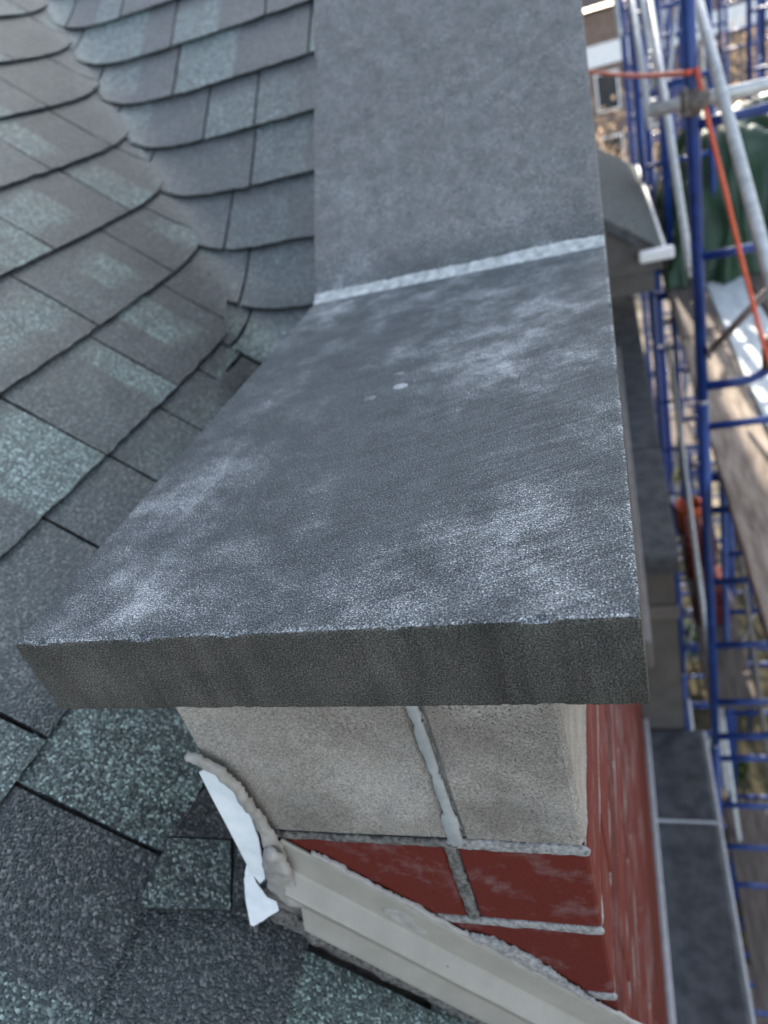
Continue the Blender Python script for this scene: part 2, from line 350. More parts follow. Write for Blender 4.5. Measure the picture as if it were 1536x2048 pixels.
for a, b in zip(rows, rows[1:]):
    for k in range(7): bm.faces.new((a[k], a[(k + 1) % 7], b[(k + 1) % 7], b[k]))
bm.faces.new(rows[0]); bm.faces.new(rows[-1][::-1])
obj('mortar_bead', bm, M['bead'], c1, True)
# dried lime drips on the flat slab
for (x, y, r, e) in ((-0.1753, 0.3007, 0.0062, 0.55), (-0.1986, 0.2851, 0.0052, 0.6), (-0.1822, 0.3292, 0.0048, 0.5)):
    bm = bmesh.new(); n = 18; top = []; bot = []
    for k in range(n):
        a = 2 * math.pi * k / n; rr = r * (1 + 0.12 * nz(k * 0.9, x * 50)); px = x + math.cos(a) * rr * 1.15; py = y + math.sin(a) * rr
        top.append(bm.verts.new((px - math.cos(a) * 0.0008, py - math.sin(a) * 0.0008, 0.0003))); bot.append(bm.verts.new((px, py, -0.0006)))
    bm.faces.new(top); bm.faces.new(bot[::-1])
    for k in range(n): bm.faces.new((top[k], bot[k], bot[(k + 1) % n], top[(k + 1) % n]))
    obj('lime_drip', bm, M['drip'] if e == 0.55 else M['drip_faint'], c1, True)

# ---- brick and limestone wall under the coping
XL, XR, YF = -0.313, -0.050, 0.040
CH, BH, ZB = 0.1017, 0.0920, -0.2505       # course height, brick height, top of first brick course
wall = thing('gable_wall', 'red brick gable wall with limestone blocks, rising under the coping stones', 'wall', (-0.18, 0.04, -9))
yr = 5.45
def under(y): return (y - L) * RAKE - T / dy - 0.012
prof = [(YF + 0.004, -9), (YF + 0.004, -T - 0.006), (L + 0.02, -T - 0.006)]
prof = [(YF + 0.004, -9.0), (YF + 0.004, -T - 0.006), (L + 0.06, -T - 0.006), (yr, under(yr)), (2 * yr - L, -0.1), (2 * yr - L, -9.0)]
bm = prism([(XL + 0.004, y, z) for y, z in prof], (XR - XL - 0.008, 0, 0))
part('mortar_core', bm, M['mortar'], wall)
def rough_box(a, b, bev, amp, seed=0.0, cuts=0):
    bm = box(a, b, bev)
    if cuts: bmesh.ops.subdivide_edges(bm, edges=bm.edges[:], cuts=cuts, use_grid_fill=True)
    for v in bm.verts: v.co += Vector((nz(v.co.x * 90 + seed, v.co.y * 90, v.co.z * 90), nz(v.co.x * 90, v.co.y * 90 + seed, v.co.z * 90 + 4), nz(v.co.x * 90 + 2, v.co.y * 90, v.co.z * 90 + seed))) * amp
    return bm
# limestone band: two blocks on the end, long ones on the side
XJ0, XJ1 = -0.1430, -0.1345
for a, b in (((XL, YF, -0.2405), (XJ0, 0.46, -T - 0.002)), ((XJ1, YF, -0.2405), (XR, 0.62, -T - 0.002))):
    part('limestone_block', rough_box(a, b, 0.0035, 0.0009, a[0] * 9, 3), M['lime'], wall)
# bricks: shared meshes for alike pieces
def brick_mesh(lx, ly, key):
    bm = rough_box((-lx / 2, -ly / 2, -BH / 2), (lx / 2, ly / 2, BH / 2), 0.0022, 0.0006, key, 1)
    bmesh.ops.recalc_face_normals(bm, faces=bm.faces); me = bpy.data.meshes.new('brick'); bm.to_mesh(me); bm.free(); me.materials.append(M['brick']); return me
HW = 0.092
me_head = brick_mesh(HW, 0.295, 1.0); me_str = brick_mesh(HW, 0.295, 2.0)
me_front0 = brick_mesh(0.161, HW, 3.0); me_front1 = brick_mesh(XR - XL, HW, 4.0)
def put_brick(me, x, y, z):
    o = bpy.data.objects.new('brick', me); COL.objects.link(o); o.parent = wall; o.location = Vector((x, y, z)) - PIV[wall.name]
for i in range(24):
    z = ZB - BH / 2 - CH * i; xs = XR - HW / 2
    if i % 2 == 0:
        put_brick(me_front0, XL + 0.0805, YF + HW / 2, z); y = YF
    else:
        put_brick(me_front1, (XL + XR) / 2, YF + HW / 2, z); y = YF + HW + 0.010
    while y < 2.4:
        put_brick(me_head, xs, y + 0.1475, z); y += 0.305
# bed joints struck along the side face
for i in range(-1, 12):
    z = ZB - CH * i - BH - 0.0049
    pts = [(XR - 0.0012 + 0.0012 * nz(k * 0.37, i * 3.3), YF + 0.004 + 2.3 * (k / 60) ** 1.4, z + 0.001 * nz(k * 0.8, i)) for k in range(61)]
    part('bed_mortar', sweep(pts, 0.0024, 6, rf=lambda k, n: max(0.15, 0.75 + 1.1 * nz(k * 0.5, i * 1.7)), squash=((1, 0, 0), 0.5)), M['mortar'], wall, True)

# ================================================================== ROOFS
KA, TB, Y0 = 0.70, 0.81, 1.0265
def zA(x): return -KA - x
def zB(y): return TB * (y - Y0)
def H(x, y):
    a, b = zA(x), zB(y)
    return 0.5 * (a + b + math.sqrt((a - b) ** 2 + 4 * 0.030 ** 2)) - 0.0008
def y_valley(x):
    if x <= -0.647: return Y0 + zA(x) / TB
    if x > -0.573: return 0.70 - 0.9 * (x + 0.573)
    return 0.949 - 3.36 * (x + 0.647)
def x_valley(y):
    if y >= 0.949: return -KA - zB(y)
    if y < 0.70: return -0.573 - (y - 0.70) / 0.9
    return -0.647 - (y - 0.949) / 3.36
S2 = math.sqrt(2)
NA = Vector((1, 0, 1)).normalized(); LB = math.hypot(1, TB); NB = Vector((0, -TB, 1)).normalized()
roofA = thing('shingle_roof', 'grey-green asphalt shingle roof of the side wing on the left, sloping down to the wall', 'roof', (-0.9, 0.3, -0.9), 'shingle roofs')
roofB = thing('shingle_roof', 'purple-grey asphalt shingle roof behind the valley, rising away beside the sloping coping', 'roof', (-0.9, 1.3, -0.9), 'shingle roofs')
def build_tab(parent, fn, u0, u1, rows, tones, th, clampf, seed):
    """fn(u, t)->(x,y) with t 0 top..1 butt ; clampf(t)->(umin,umax); tones list of (fraction_end, tone)"""
    cols = [0.0, 1.0]; k = max(2, int(abs(u1 - u0) / 0.015))
    cols += [i / k for i in range(1, k)]
    edges = []; acc = 0
    for fe, tn in tones[:-1]: edges.append(fe); cols += [fe - 0.016, fe + 0.016]
    cols = sorted(c for c in cols if 0 <= c <= 1)
    def tone_at(c):
        prev = 0
        for fe, tn in tones:
            if c <= fe: return tn
        return tones[-1][1]
    fr = random.Random(seed); fade0 = fr.choice((0, 0, 0.25, 0.4)); fade1 = fr.choice((1, 1, 1, 0.7))
    bm = bmesh.new(); lay = bm.verts.layers.float.new('tone'); grid = []
    for j in range(rows + 1):
        t = j / rows; lo, hi = clampf(t); line = []
        for c in cols:
            wob = 0.0011 * nz(c * 17 + seed, t * 4) if 0 < c < 1 else 0.0012 * nz(seed * 3 + c * 9, t * 6)
            u = u0 + (u1 - u0) * c + wob; u = min(max(u, lo), hi)
            tt = t + (0.016 * nz(u * 40, seed) + 0.012 * nz(u * 170, seed + 3) if j == rows else 0)
            x, y = fn(u, tt)
            tv = tone_at(c); tv = 0.12 + (tv - 0.12) * min(1.0, max(0.0, (t - fade0) * 6 + 1)) * min(1.0, max(0.0, (fade1 - t) * 6 + 1))
            line.append((x, y, u, c, t, tv))
        grid.append(line)
    if max(l[-1][2] for l in grid) - min(l[0][2] for l in grid) < 0.012: bm.free(); return None
    curl = 0.0012 * nz(seed * 1.3, 7); top = []; bot = []
    for j, line in enumerate(grid):
        a = []; b = []
        for (x, y, u, c, t, tv) in line:
            z = H(x, y); n = parent_normal[parent.name]
            lift = 0.0015 + th * t + 0.0010 * nz(u * 12 + seed, t * 3) + curl * t * (c - 0.5) * 2
            v = bm.verts.new(Vector((x, y, z)) + n * lift); v[lay] = tv; a.append(v)
            v = bm.verts.new(Vector((x, y, z)) + n * (lift - 0.0065)); v[lay] = 0.0; b.append(v)
        top.append(a); bot.append(b)
    def quad(a, b, c, d):
        try:
            f = bm.faces.new((a, b, c, d))
        except ValueError: pass
    R_, C_ = len(top) - 1, len(cols) - 1
    for j in range(R_):
        for i in range(C_): quad(top[j][i], top[j][i + 1], top[j + 1][i + 1], top[j + 1][i])
        quad(top[j][0], top[j + 1][0], bot[j + 1][0], bot[j][0]); quad(top[j][C_], bot[j][C_], bot[j + 1][C_], top[j + 1][C_])
    for i in range(C_): quad(top[R_][i], top[R_][i + 1], bot[R_][i + 1], bot[R_][i])
    bmesh.ops.remove_doubles(bm, verts=bm.verts, dist=0.00005)
    ctr = Vector((0, 0, 0))
    for v in bm.verts: ctr += v.co
    ctr /= max(1, len(bm.verts))
    bmesh.ops.translate(bm, verts=bm.verts, vec=-ctr)
    o = obj('shingle', bm, M['shingle'], parent); o.location = ctr - PIV[parent.name]; return o
parent_normal = {roofA.name: NA, roofB.name: NB}
rs = random.Random(21)
def tones():
    r = rs.random(); d = lambda: rs.uniform(0.0, 0.3); l = lambda: rs.uniform(0.65, 1.0)
    if r < 0.3: a = rs.uniform(0.35, 0.65); return [(a, d()), (1, l())]
    if r < 0.55: a = rs.uniform(0.35, 0.65); return [(a, l()), (1, d())]
    if r < 0.75: a = rs.uniform(0.2, 0.35); return [(a, d()), (a + 0.4, l()), (1, d())]
    if r < 0.9: return [(1, d())]
    return [(1, l())]
EXA = 0.1432
buttsA = {-0.434 - EXA * i: i for i in range(-3, 13)}
known = {0: [-0.60, -0.26, 0.13], 1: [-0.46, -0.18, 0.039, 0.24, 0.44], 2: [-0.30, -0.11, 0.082, 0.30, 0.438, 0.572, 0.70], 3: [0.02, 0.22, 0.43, 0.63, 0.857],
         4: [0.18, 0.42, 0.657, 0.905, 1.06], 5: [0.30, 0.53, 0.77, 1.012], 6: [0.52, 0.75, 0.985, 1.20], 7: [0.74, 0.97, 1.2, 1.42], 8: [0.82, 1.06, 1.30, 1.565]}
over = {(0, -0.26): [(0.5, 0.1), (1, 0.05)], (1, -0.18): [(0.45, 0.65), (1, 0.12)], (1, 0.039): [(1, 0.75)], (1, -0.46): [(1, 0.5)], (2, 0.082): [(0.6, 0.2), (1, 0.1)], (2, -0.11): [(0.5, 0.8), (1, 0.65)],
        (2, 0.30): [(0.5, 0.1), (1, 0.2)], (2, 0.438): [(1, 0.45)], (2, 0.572): [(1, 0.55)],
        (3, 0.22): [(0.35, 0.2), (1, 0.85)], (3, 0.43): [(0.3, 0.2), (0.72, 0.25), (1, 0.8)], (3, 0.63): [(0.35, 0.15), (0.75, 0.75), (1, 0.15)], (3, 0.857): [(1, 0.1)],
        (4, 0.42): [(1, 0.75)], (4, 0.657): [(0.4, 0.3), (0.75, 0.8), (1, 0.1)], (4, 0.905): [(0.6, 0.15), (1, 0.7)], (5, 0.53): [(0.55, 0.25), (1, 0.8)], (5, 0.77): [(0.55, 0.85), (1, 0.1)], (5, 1.012): [(0.5, 0.9), (1, 0.2)]}
for b_, idx in buttsA.items():
    ys = known.get(idx)
    if not ys:
        y = rs.uniform(-0.75, -0.6) + max(0, idx) * 0.10; ys = []
        while y < 2.9: ys.append(y); y += rs.choice((0.2, 0.24, 0.17, 0.27))
    else:
        y = ys[0]; 
        while y > -0.7: y -= rs.choice((0.2, 0.24)); ys = [y] + ys
        y = ys[-1]
        while y < 3.0: y += rs.choice((0.2, 0.24, 0.26)); ys = ys + [y]
    for u0, u1 in zip(ys, ys[1:]):
        x_ = b_ / S2
        if u0 > y_valley(x_ - 0.12) + 0.02 or u1 < -0.75: continue
        if x_ > -0.33 and u0 > -0.03: continue
        top_s, bot_s = b_ - EXA - 0.012, b_
        fn = lambda u, t, a=top_s, b=bot_s: ((a + (b - a) * t) / S2, u)
        def clampf(t, a=top_s, b=bot_s):
            x = (a + (b - a) * t) / S2
            m = y_valley(x) - 0.004
            if x > -0.335: m = min(m, YF - 0.008)          # stop at the wall
            elif x > -0.36: m = min(m, 2.0)
            return (-9, m)
        tn = over.get((idx, u0)) or tones()
        build_tab(roofA, fn, u0 + 0.0023, u1 - 0.0023, 7, tn, 0.0062, clampf, rs.uniform(0, 99))
EXB = 0.1125
knownB = {0: [-0.90, -0.613, -0.40], 1: [-0.86, -0.661, -0.44], 2: [-0.85, -0.622, -0.43], 3: [-0.95, -0.738, -0.625, -0.40], 4: [-1.02, -0.826, -0.515, -0.33], 5: [-1.1, -0.848, -0.62, -0.41], 6: [-1.145, -1.0, -0.62, -0.42]}
overB = {(4, -0.826): [(0.45, 0.8), (1, 0.12)], (5, -0.848): [(0.5, 0.85), (1, 0.15)], (5, -1.1): [(0.7, 0.8), (1, 0.2)], (3, -0.738): [(1, 0.7)], (2, -0.622): [(0.6, 0.55), (1, 0.15)], (1, -0.661): [(0.55, 0.45), (1, 0.08)], (3, -0.625): [(0.4, 0.6), (1, 0.2)],
         (3, -0.95): [(0.35, 0.6), (1, 0.1)], (2, -0.85): [(1, 0.08)], (0, -0.613): [(1, 0.4)], (4, -1.02): [(0.5, 0.7), (1, 0.1)], (6, -1.0): [(0.6, 0.65), (1, 0.15)]}
for idx in range(-7, 12):
    yb = 0.915 + EXB * idx; xs = knownB.get(idx)
    if not xs:
        x = -3.2 + rs.uniform(0, 0.2); xs = []
        while x < -0.30: xs.append(x); x += rs.choice((0.2, 0.24, 0.17, 0.27))
        xs.append(-0.316)
    else:
        xs = [q for q in xs]; x = xs[0]
        while x > -3: x -= rs.choice((0.2, 0.24)); xs = [x] + xs
        xs[-1] = max(xs[-1], -0.316) if xs[-1] > -0.36 else xs[-1]
        if xs[-1] < -0.36: xs.append(-0.316)
    for u0, u1 in zip(xs, xs[1:]):
        if u1 < x_valley(yb + EXB) - 0.03: continue
        fn = lambda u, t, yb=yb: (u, yb + (EXB + 0.010) * (1 - t))
        clampf = lambda t, yb=yb: (x_valley(yb + (EXB + 0.010) * (1 - t)) - 0.012, 9)
        tn = overB.get((idx, u0)) or tones()
        build_tab(roofB, fn, u0 + 0.0023, min(u1 - 0.0023, -0.316), 7, tn, 0.0062, clampf, rs.uniform(0, 99))
# trimmed shingle pieces at the foot of the flashing
def cut_piece(poly, lift, tone, th=0.006):
    bm = bmesh.new(); lay = bm.verts.layers.float.new('tone'); P = []
    n = len(poly)
    for i in range(n):
        a = poly[i]; b = poly[(i + 1) % n]
        for k in range(6):
            t = k / 6; P.append((a[0] + (b[0] - a[0]) * t + 0.0011 * nz(i * 5 + k, a[0] * 30), a[1] + (b[1] - a[1]) * t + 0.0011 * nz(i * 5 + k, 9)))
    top = []; bot = []
    for s, y in P:
        q = Vector((s / S2, y, zA(s / S2))); v = bm.verts.new(q + NA * lift); v[lay] = tone; top.append(v)
        v = bm.verts.new(q + NA * (lift - th)); v[lay] = 0; bot.append(v)
    bm.faces.new(top); bm.faces.new(bot[::-1])
    for i in range(len(top)): bm.faces.new((top[i], bot[i], bot[(i + 1) % len(top)], top[(i + 1) % len(top)]))
    bmesh.ops.translate(bm, verts=bm.verts, vec=-PIV[roofA.name]); obj('shingle', bm, M['shingle'], roofA)
cut_piece([(-0.585, -0.008), (-0.585, 0.052), (-0.535, 0.074), (-0.512, 0.022)], 0.014, 0.55)
cut_piece([(-0.585, 0.054), (-0.575, 0.120), (-0.520, 0.125), (-0.534, 0.077)], 0.012, 0.1)
cut_piece([(-0.532, 0.080), (-0.490, 0.110), (-0.482, 0.027), (-0.509, 0.0215)], 0.012, 0.15)
# underlay decks carrying the tabs; they run on beyond what is tabbed
def sheet(name, f, us, vs, parent, mat):
    bm = bmesh.new(); g = [[bm.verts.new(f(u, v)) for v in vs] for u in us]
    for a, b in zip(g, g[1:]):
        for i in range(len(vs) - 1): bm.faces.new((a[i], a[i + 1], b[i + 1], b[i]))
    ret = bmesh.ops.extrude_face_region(bm, geom=bm.faces[:])
    bmesh.ops.translate(bm, verts=[v for v in ret['geom'] if isinstance(v, bmesh.types.BMVert)], vec=(0, 0, -0.05))
    return part(name, bm, mat, parent)
sheet('roof_deck', lambda x, y: (x, y, H(x, y) - 0.0075), [-3.0 + 0.04 * i for i in range(67)] + [-0.3165], [-1.2 + 0.04 * i for i in range(90)], roofA, M['deck'])
sheet('roof_deck', lambda x, y: (x, y, zA(x) - 0.013), [-0.3175, -0.2, 0.0, 0.1], [-1.2, -0.6, YF - 0.006], roofA, M['deck'])
sheet('roof_deck', lambda x, y: (x, y, zB(y) - 0.010 if y < yr else zB(2 * yr - y)), [-9.0, -3.0, -1.5, -0.3165], [2.2, 3.8, yr, 9.4], roofB, M['bayroof'])
sheet('roof_deck', lambda x, y: (x, y, zA(x) - 0.010), [-4.6, -2.95], [-6, 0, 2.3], roofA, M['bayroof'])

# ================================================================== FLASHING
flash = thing('counter_flashing', 'cream metal flashing strip running down the brick face to the right', 'flashing', (-0.29, YF - 0.01, -0.33))
DS = Vector((1, 0, -1)).normalized()          # downhill along the strip
def fl(n, out, s): return NA * n + DS * s + Vector((0, YF - out, 0))
profl = [(-0.3715, 0.0030), (-0.3740, 0.0040), (-0.4020, 0.0045), (-0.4040, 0.0060), (-0.4100, 0.0180), (-0.4120, 0.0195), (-0.4160, 0.0185), (-0.4215, 0.0135), (-0.4440, 0.0070), (-0.4460, 0.0078), (-0.4610, 0.0128), (-0.4645, 0.0134), (-0.4660, 0.0115), (-0.4450, 0.0052), (-0.4200, 0.0112), (-0.4145, 0.0152), (-0.4030, 0.0035), (-0.3720, 0.0015)]
scut = lambda n: -0.024 + max(0.0, (-0.376 - n)) * 0.80
s0, s1 = -0.018, 0.52
bm = bmesh.new(); rings = []
for i in range(41):
    wv = 0.0006 * nz(i * 0.35, 3)
    rings.append([bm.verts.new(fl(n + wv * 0.6, o + wv, scut(n) + (s1 - scut(n)) * i / 40)) for n, o in profl])
for a, b in zip(rings, rings[1:]):
    for k in range(len(profl)): bm.faces.new((a[k], a[(k + 1) % len(profl)], b[(k + 1) % len(profl)], b[k]))
bm.faces.new(rings[0]); bm.faces.new(rings[-1][::-1])
part('metal_strip', bm, M['cream'], flash)
def lumpy(path, r, seed, mat, parent, squash=0.6, name='sealant_bead', var=0.35, seg=9, n=5):
    P = smooth_path(path, n)
    P = [p + Vector((0.0011 * nz(i * 0.9, seed), 0, 0.0011 * nz(i * 0.8, seed + 4))) for i, p in enumerate(P)]
    bm = sweep(P, r, seg, rf=lambda i, m: (1 + var * nz(i * 0.55, seed + 1) + 0.2 * nz(i * 1.9, seed)) * min(1, 0.35 + i * 0.3, 0.35 + (m - 1 - i) * 0.3), squash=((0, 1, 0), squash))
    for v in bm.verts: v.co += Vector((nz(v.co.x * 200, v.co.z * 200, seed), 0.6 * nz(v.co.x * 150, v.co.z * 150, seed + 5), nz(v.co.x * 200 + 7, v.co.z * 200, seed))) * 0.0012
    return part(name, bm, mat, parent, True)
def smear(name, path, frame, mat, parent, seed, res=0.0014, thick=0.004, wr=0.35):
    """gunned and fingered sealant or mortar: a lumpy skin with ragged edges over a flat face.
    path: (a, b, halfwidth) in the face's own axes; frame(a, b, h) -> world"""
    P = [path[0]]
    for p, q in zip(path, path[1:]):
        n = max(1, int(math.hypot(q[0] - p[0], q[1] - p[1]) / 0.003))
        P += [tuple(p[k] + (q[k] - p[k]) * i / n for k in range(3)) for i in range(1, n + 1)]
    a0 = min(p[0] - 2 * p[2] for p in P); a1 = max(p[0] + 2 * p[2] for p in P); b0 = min(p[1] - 2 * p[2] for p in P); b1 = max(p[1] + 2 * p[2] for p in P)
    na, nb = int((a1 - a0) / res) + 1, int((b1 - b0) / res) + 1; bm = bmesh.new(); val = {}
    cells = {}
    for p in P:
        r = p[2] * 1.7
        for i in range(int((p[0] - r - a0) / res), int((p[0] + r - a0) / res) + 2):
            for j in range(int((p[1] - r - b0) / res), int((p[1] + r - b0) / res) + 2):
                d = math.hypot(a0 + i * res - p[0], b0 + j * res - p[1]) / p[2]
                if d < cells.get((i, j), 9): cells[(i, j)] = d
    vs = {}
    for (i, j), d in cells.items():
        a, b = a0 + i * res, b0 + j * res
        e = d + 0.26 * nz(a * 75, b * 75, seed) + 0.10 * nz(a * 260, b * 260, seed + 2)
        if e > 1.05: continue
        prof = math.sqrt(max(0.0, 1 - max(0.0, e) ** 2.4))
        h = thick * prof * (0.75 + wr * nz(a * 70, b * 70, seed + 5) + 0.7 * wr * abs(nz(a * 90 + b * 40, b * 80 - a * 40, seed + 8)))
        vs[(i, j)] = bm.verts.new(frame(a, b, h if e < 0.97 else -0.0006))
    for (i, j) in vs:
        q = [vs.get(k) for k in ((i, j), (i + 1, j), (i + 1, j + 1), (i, j + 1))]
        if all(q): bm.faces.new(q)
    for _ in range(6): bmesh.ops.smooth_vert(bm, verts=[v for v in bm.verts if v.link_faces], factor=0.5, use_axis_x=True, use_axis_y=True, use_axis_z=True)
    for v in [v for v in bm.verts if not v.link_faces]: bm.verts.remove(v)
    ed = [e for e in bm.edges if len(e.link_faces) == 1]
    ret = bmesh.ops.extrude_edge_only(bm, edges=ed); nrm = Vector(frame(a0, b0, -0.002)) - Vector(frame(a0, b0, 0))
    bmesh.ops.translate(bm, verts=[v for v in ret['geom'] if isinstance(v, bmesh.types.BMVert)], vec=nrm)
    return part(name, bm, mat, parent, True)
ffl = lambda base: (lambda a, b, h: fl(b, base + h, a))
smear('sealant_bead', [(0.004 + 0.5 * i / 30, -0.3690 + 0.0012 * nz(i * 0.9), 0.0042 + 0.0018 * nz(i * 0.6, 4)) for i in range(31)], ffl(0.001), M['sealant'], flash, 11.0, 0.0011, 0.005)
smear('mortar_smear', [(0.150, -0.364, 0.004), (0.165, -0.362, 0.008), (0.19, -0.361, 0.009), (0.215, -0.362, 0.008), (0.24, -0.364, 0.006), (0.27, -0.365, 0.003)], ffl(0.001), M['mortar'], flash, 14.0, 0.0014, 0.0055)
smear('sealant_smear', [(0.33, -0.366, 0.004), (0.36, -0.363, 0.009), (0.40, -0.362, 0.008), (0.44, -0.360, 0.011), (0.49, -0.360, 0.010)], ffl(0.001), M['joint_seal'], flash, 15.0, 0.0014, 0.006)
smear('sealant_bead', [(0.03 + 0.45 * i / 20, -0.4820 - 0.003 * nz(i * 1.7), 0.014 + 0.005 * nz(i * 0.8, 9)) for i in range(21)], ffl(0.002), M['mortar_dark'], flash, 17.0, 0.0018, 0.009)
part('base_flashing', prism([fl(-0.452, 0.0006, 0.0), fl(-0.452, 0.0006, s1), fl(-0.52, 0.0006, s1), fl(-0.52, 0.0006, 0.0)], (0, -0.0016, 0)), M['clamp'], flash)
# dab over a fixing
smear('sealant_dab', [(0.084, -0.3905, 0.005), (0.094, -0.3900, 0.0085), (0.106, -0.3915, 0.0075), (0.120, -0.3935, 0.004)], ffl(0.0044), M['sealant'], flash, 81.0, 0.0007, 0.0014, 1.2)
bm = sweep([fl(-0.4090, 0.0100, 0.155), fl(-0.4080, 0.0135, 0.155)], 0.0012, 8); part('nail_head', bm, M['clamp'], flash)

corner = thing('corner_flashing', 'torn white metal corner flashing sealed against the limestone', 'flashing', (-0.32, YF, -0.36))
def plate(poly, th, mat, name, parent):
    """thin torn metal sheet with real thickness"""
    bm = bmesh.new(); P = []
    for i in range(len(poly)):
        a = Vector(poly[i]); b = Vector(poly[(i + 1) % len(poly)])
        for k in range(5): P.append(a.lerp(b, k / 5) + Vector((0.0009 * nz(i * 3 + k * 0.9, 3), 0.0005 * nz(i + k, 5), 0.0009 * nz(i * 3 + k * 0.9, 8))))
    f = [bm.verts.new(p) for p in P]; b_ = [bm.verts.new(p + Vector((0, th, 0))) for p in P]; n = len(P)
    bm.faces.new(f); bm.faces.new(b_[::-1])
    for i in range(n): bm.faces.new((f[i], b_[i], b_[(i + 1) % n], f[(i + 1) % n]))
    bmesh.ops.triangulate(bm, faces=[q for q in bm.faces if len(q.verts) > 4])
    return part(name, bm, mat, parent)
jw = lambda a, b, h: (a, YF + 0.0005 - h, b)
smear('joint_sealant', [(-0.1388 + 0.0012 * nz(i * 0.5) - (0.0015 if i > 18 else 0), -T - 0.001 - 0.181 * i / 22, 0.0050 + 0.0014 * nz(i * 0.8, 3) + (0.002 if i > 18 else 0)) for i in range(23)], jw, M['joint_seal'], wall, 41.0, 0.0012, 0.0035, 0.3)
def bed(x0, x1, z, r, mat, seed):
    n = max(5, int((x1 - x0) / 0.02))
    smear('bed_mortar', [(x0 + (x1 - x0) * i / n, z + 0.001 * nz(i * 0.9, seed), r * (1 + 0.25 * nz(i * 0.8, seed + 1))) for i in range(n + 1)], jw, mat, wall, seed, 0.0010, 0.0013, 0.6)
bed(XL + 0.01, -0.142, -0.2455, 0.0046, M['mortar_dark'], 51.0)
bed(-0.144, XR - 0.003, -0.2455, 0.0062, M['mortar'], 52.0)
bed(-0.20, XR - 0.003, ZB - BH - 0.0048, 0.0055, M['mortar'], 55.0)
bed(-0.14, XR - 0.003, ZB - CH - BH - 0.0048, 0.0055, M['mortar'], 59.0)
smear('head_mortar', [(-0.147 + 0.001 * nz(i * 0.6, 4), ZB + 0.001 - BH * i / 12, 0.0058) for i in range(13)], jw, M['mortar_dark'], wall, 63.0, 0.0012, 0.0018, 0.5)
plate([(-0.3176, 0.0361, -0.1652), (-0.3063, 0.0365, -0.1602), (-0.2997, 0.0355, -0.1724), (-0.2918, 0.0345, -0.1846), (-0.2897, 0.0332, -0.2016), (-0.2927, 0.0317, -0.2229), (-0.2942, 0.0306, -0.2379), (-0.2994, 0.029, -0.261), (-0.3058, 0.0274, -0.2865), (-0.3129, 0.027, -0.2938), (-0.3153, 0.0277, -0.2838), (-0.3161, 0.0286, -0.2688)], 0.0012, M['white_metal'], 'plate', corner)
plate([(-0.3176, 0.0305, -0.2712), (-0.3239, 0.0257, -0.2858), (-0.3281, 0.0196, -0.3063), (-0.3307, 0.0126, -0.3308), (-0.3278, 0.012, -0.3323), (-0.2992, 0.0165, -0.3127), (-0.2995, 0.0188, -0.3051), (-0.3074, 0.0201, -0.302), (-0.3137, 0.0242, -0.2892)], 0.0012, M['white_metal'], 'flap', corner)
# turned-up leg of the same metal along the left side of the wall
part('upturn', prism([(-0.3175, 0.05, -0.377), (-0.3175, 1.1, -0.377), (-0.3175, 1.1, -0.25), (-0.3175, 0.05, -0.25)], (0.0012, 0, 0)), M['white_metal'], corner)
fwall = lambda base: (lambda a, b, h: (a, base - h, b))
smear('sealant', [(-0.3140, -0.1440, 0.0045), (-0.3060, -0.1480, 0.0065), (-0.2965, -0.1580, 0.0060), (-0.2890, -0.1804, 0.0055), (-0.2865, -0.2064, 0.0058), (-0.2860, -0.2346, 0.0070), (-0.2880, -0.2560, 0.0085), (-0.2900, -0.2700, 0.0090)], fwall(0.0345), M['sealant'], corner, 31.0, 0.0010, 0.0060, 0.8)
smear('sealant', [(-0.2860, -0.2500, 0.008), (-0.2880, -0.2643, 0.011), (-0.2930, -0.2860, 0.013), (-0.2950, -0.3060, 0.014), (-0.2860, -0.3120, 0.013), (-0.2800, -0.3110, 0.009)], fwall(0.0290), M['sealant'], corner, 33.0, 0.0010, 0.0060, 0.7)

# ================================================================== LOWER LEDGES AND BAY
ledge = thing('stone_ledge', 'dark stone ledge far below beside the brick wall, lower right', 'ledge', (0.08, 0.6, -2.86))
for y0, y1 in ((-0.9, 0.44), (0.444, 1.745), (1.749, 2.235)):
    part('ledge_slab', rough_box((-0.046, y0, -2.86), (0.212, y1, -2.72), 0.012, 0.002, y0 * 3, 1), M['dark_stone'], ledge)
for yj in (0.442, 1.747): part('joint_mortar', box((-0.045, yj - 0.006, -2.85), (0.208, yj + 0.006, -2.7185), 0.001), M['strip'], ledge)
part('wall_strip', box((-0.0485, -0.9, -2.74), (-0.026, 2.235, -2.64), 0.004), M['strip'], ledge)
part('drip_edge', box((0.2125, -0.9, -2.80), (0.226, 2.235, -2.735), 0.003), M['strip'], ledge)
pier = thing('ledge_pier', 'beige rendered pier below a dark stone cap beside the scaffold', 'pier', (0.06, 3.1, -9))
part('pier_wall', box((-0.049, 2.24, -9), (0.135, 6.4, -1.78)), M['beige'], pier)
part('pier_band', box((-0.049, 2.225, -2.02), (0.145, 2.2385, -1.95), 0.003), M['trim'], pier)
for y0, y1 in ((2.215, 3.1), (3.104, 4.5), (4.504, 6.4)): part('cap_slab', rough_box((-0.02, y0, -1.775), (0.158, y1, -1.68), 0.010, 0.002, y0, 1), M['dark_stone'], pier)
part('wall_trim', box((-0.0485, 1.55, -1.62), (0.018, 4.02, -1.50), 0.006), M['trim'], pier)
bay = thing('bay_roof', 'small grey-green shingled bay roof with a white metal edge beyond the coping', 'roof', (0.1, 5.2, -1.22))
part('bay_wall', box((-0.049, 4.06, -1.22), (0.235, 6.35, -1.092)), M['beige'], bay)
zr = lambda x: -0.985 - 0.75 * (x - 0.285)
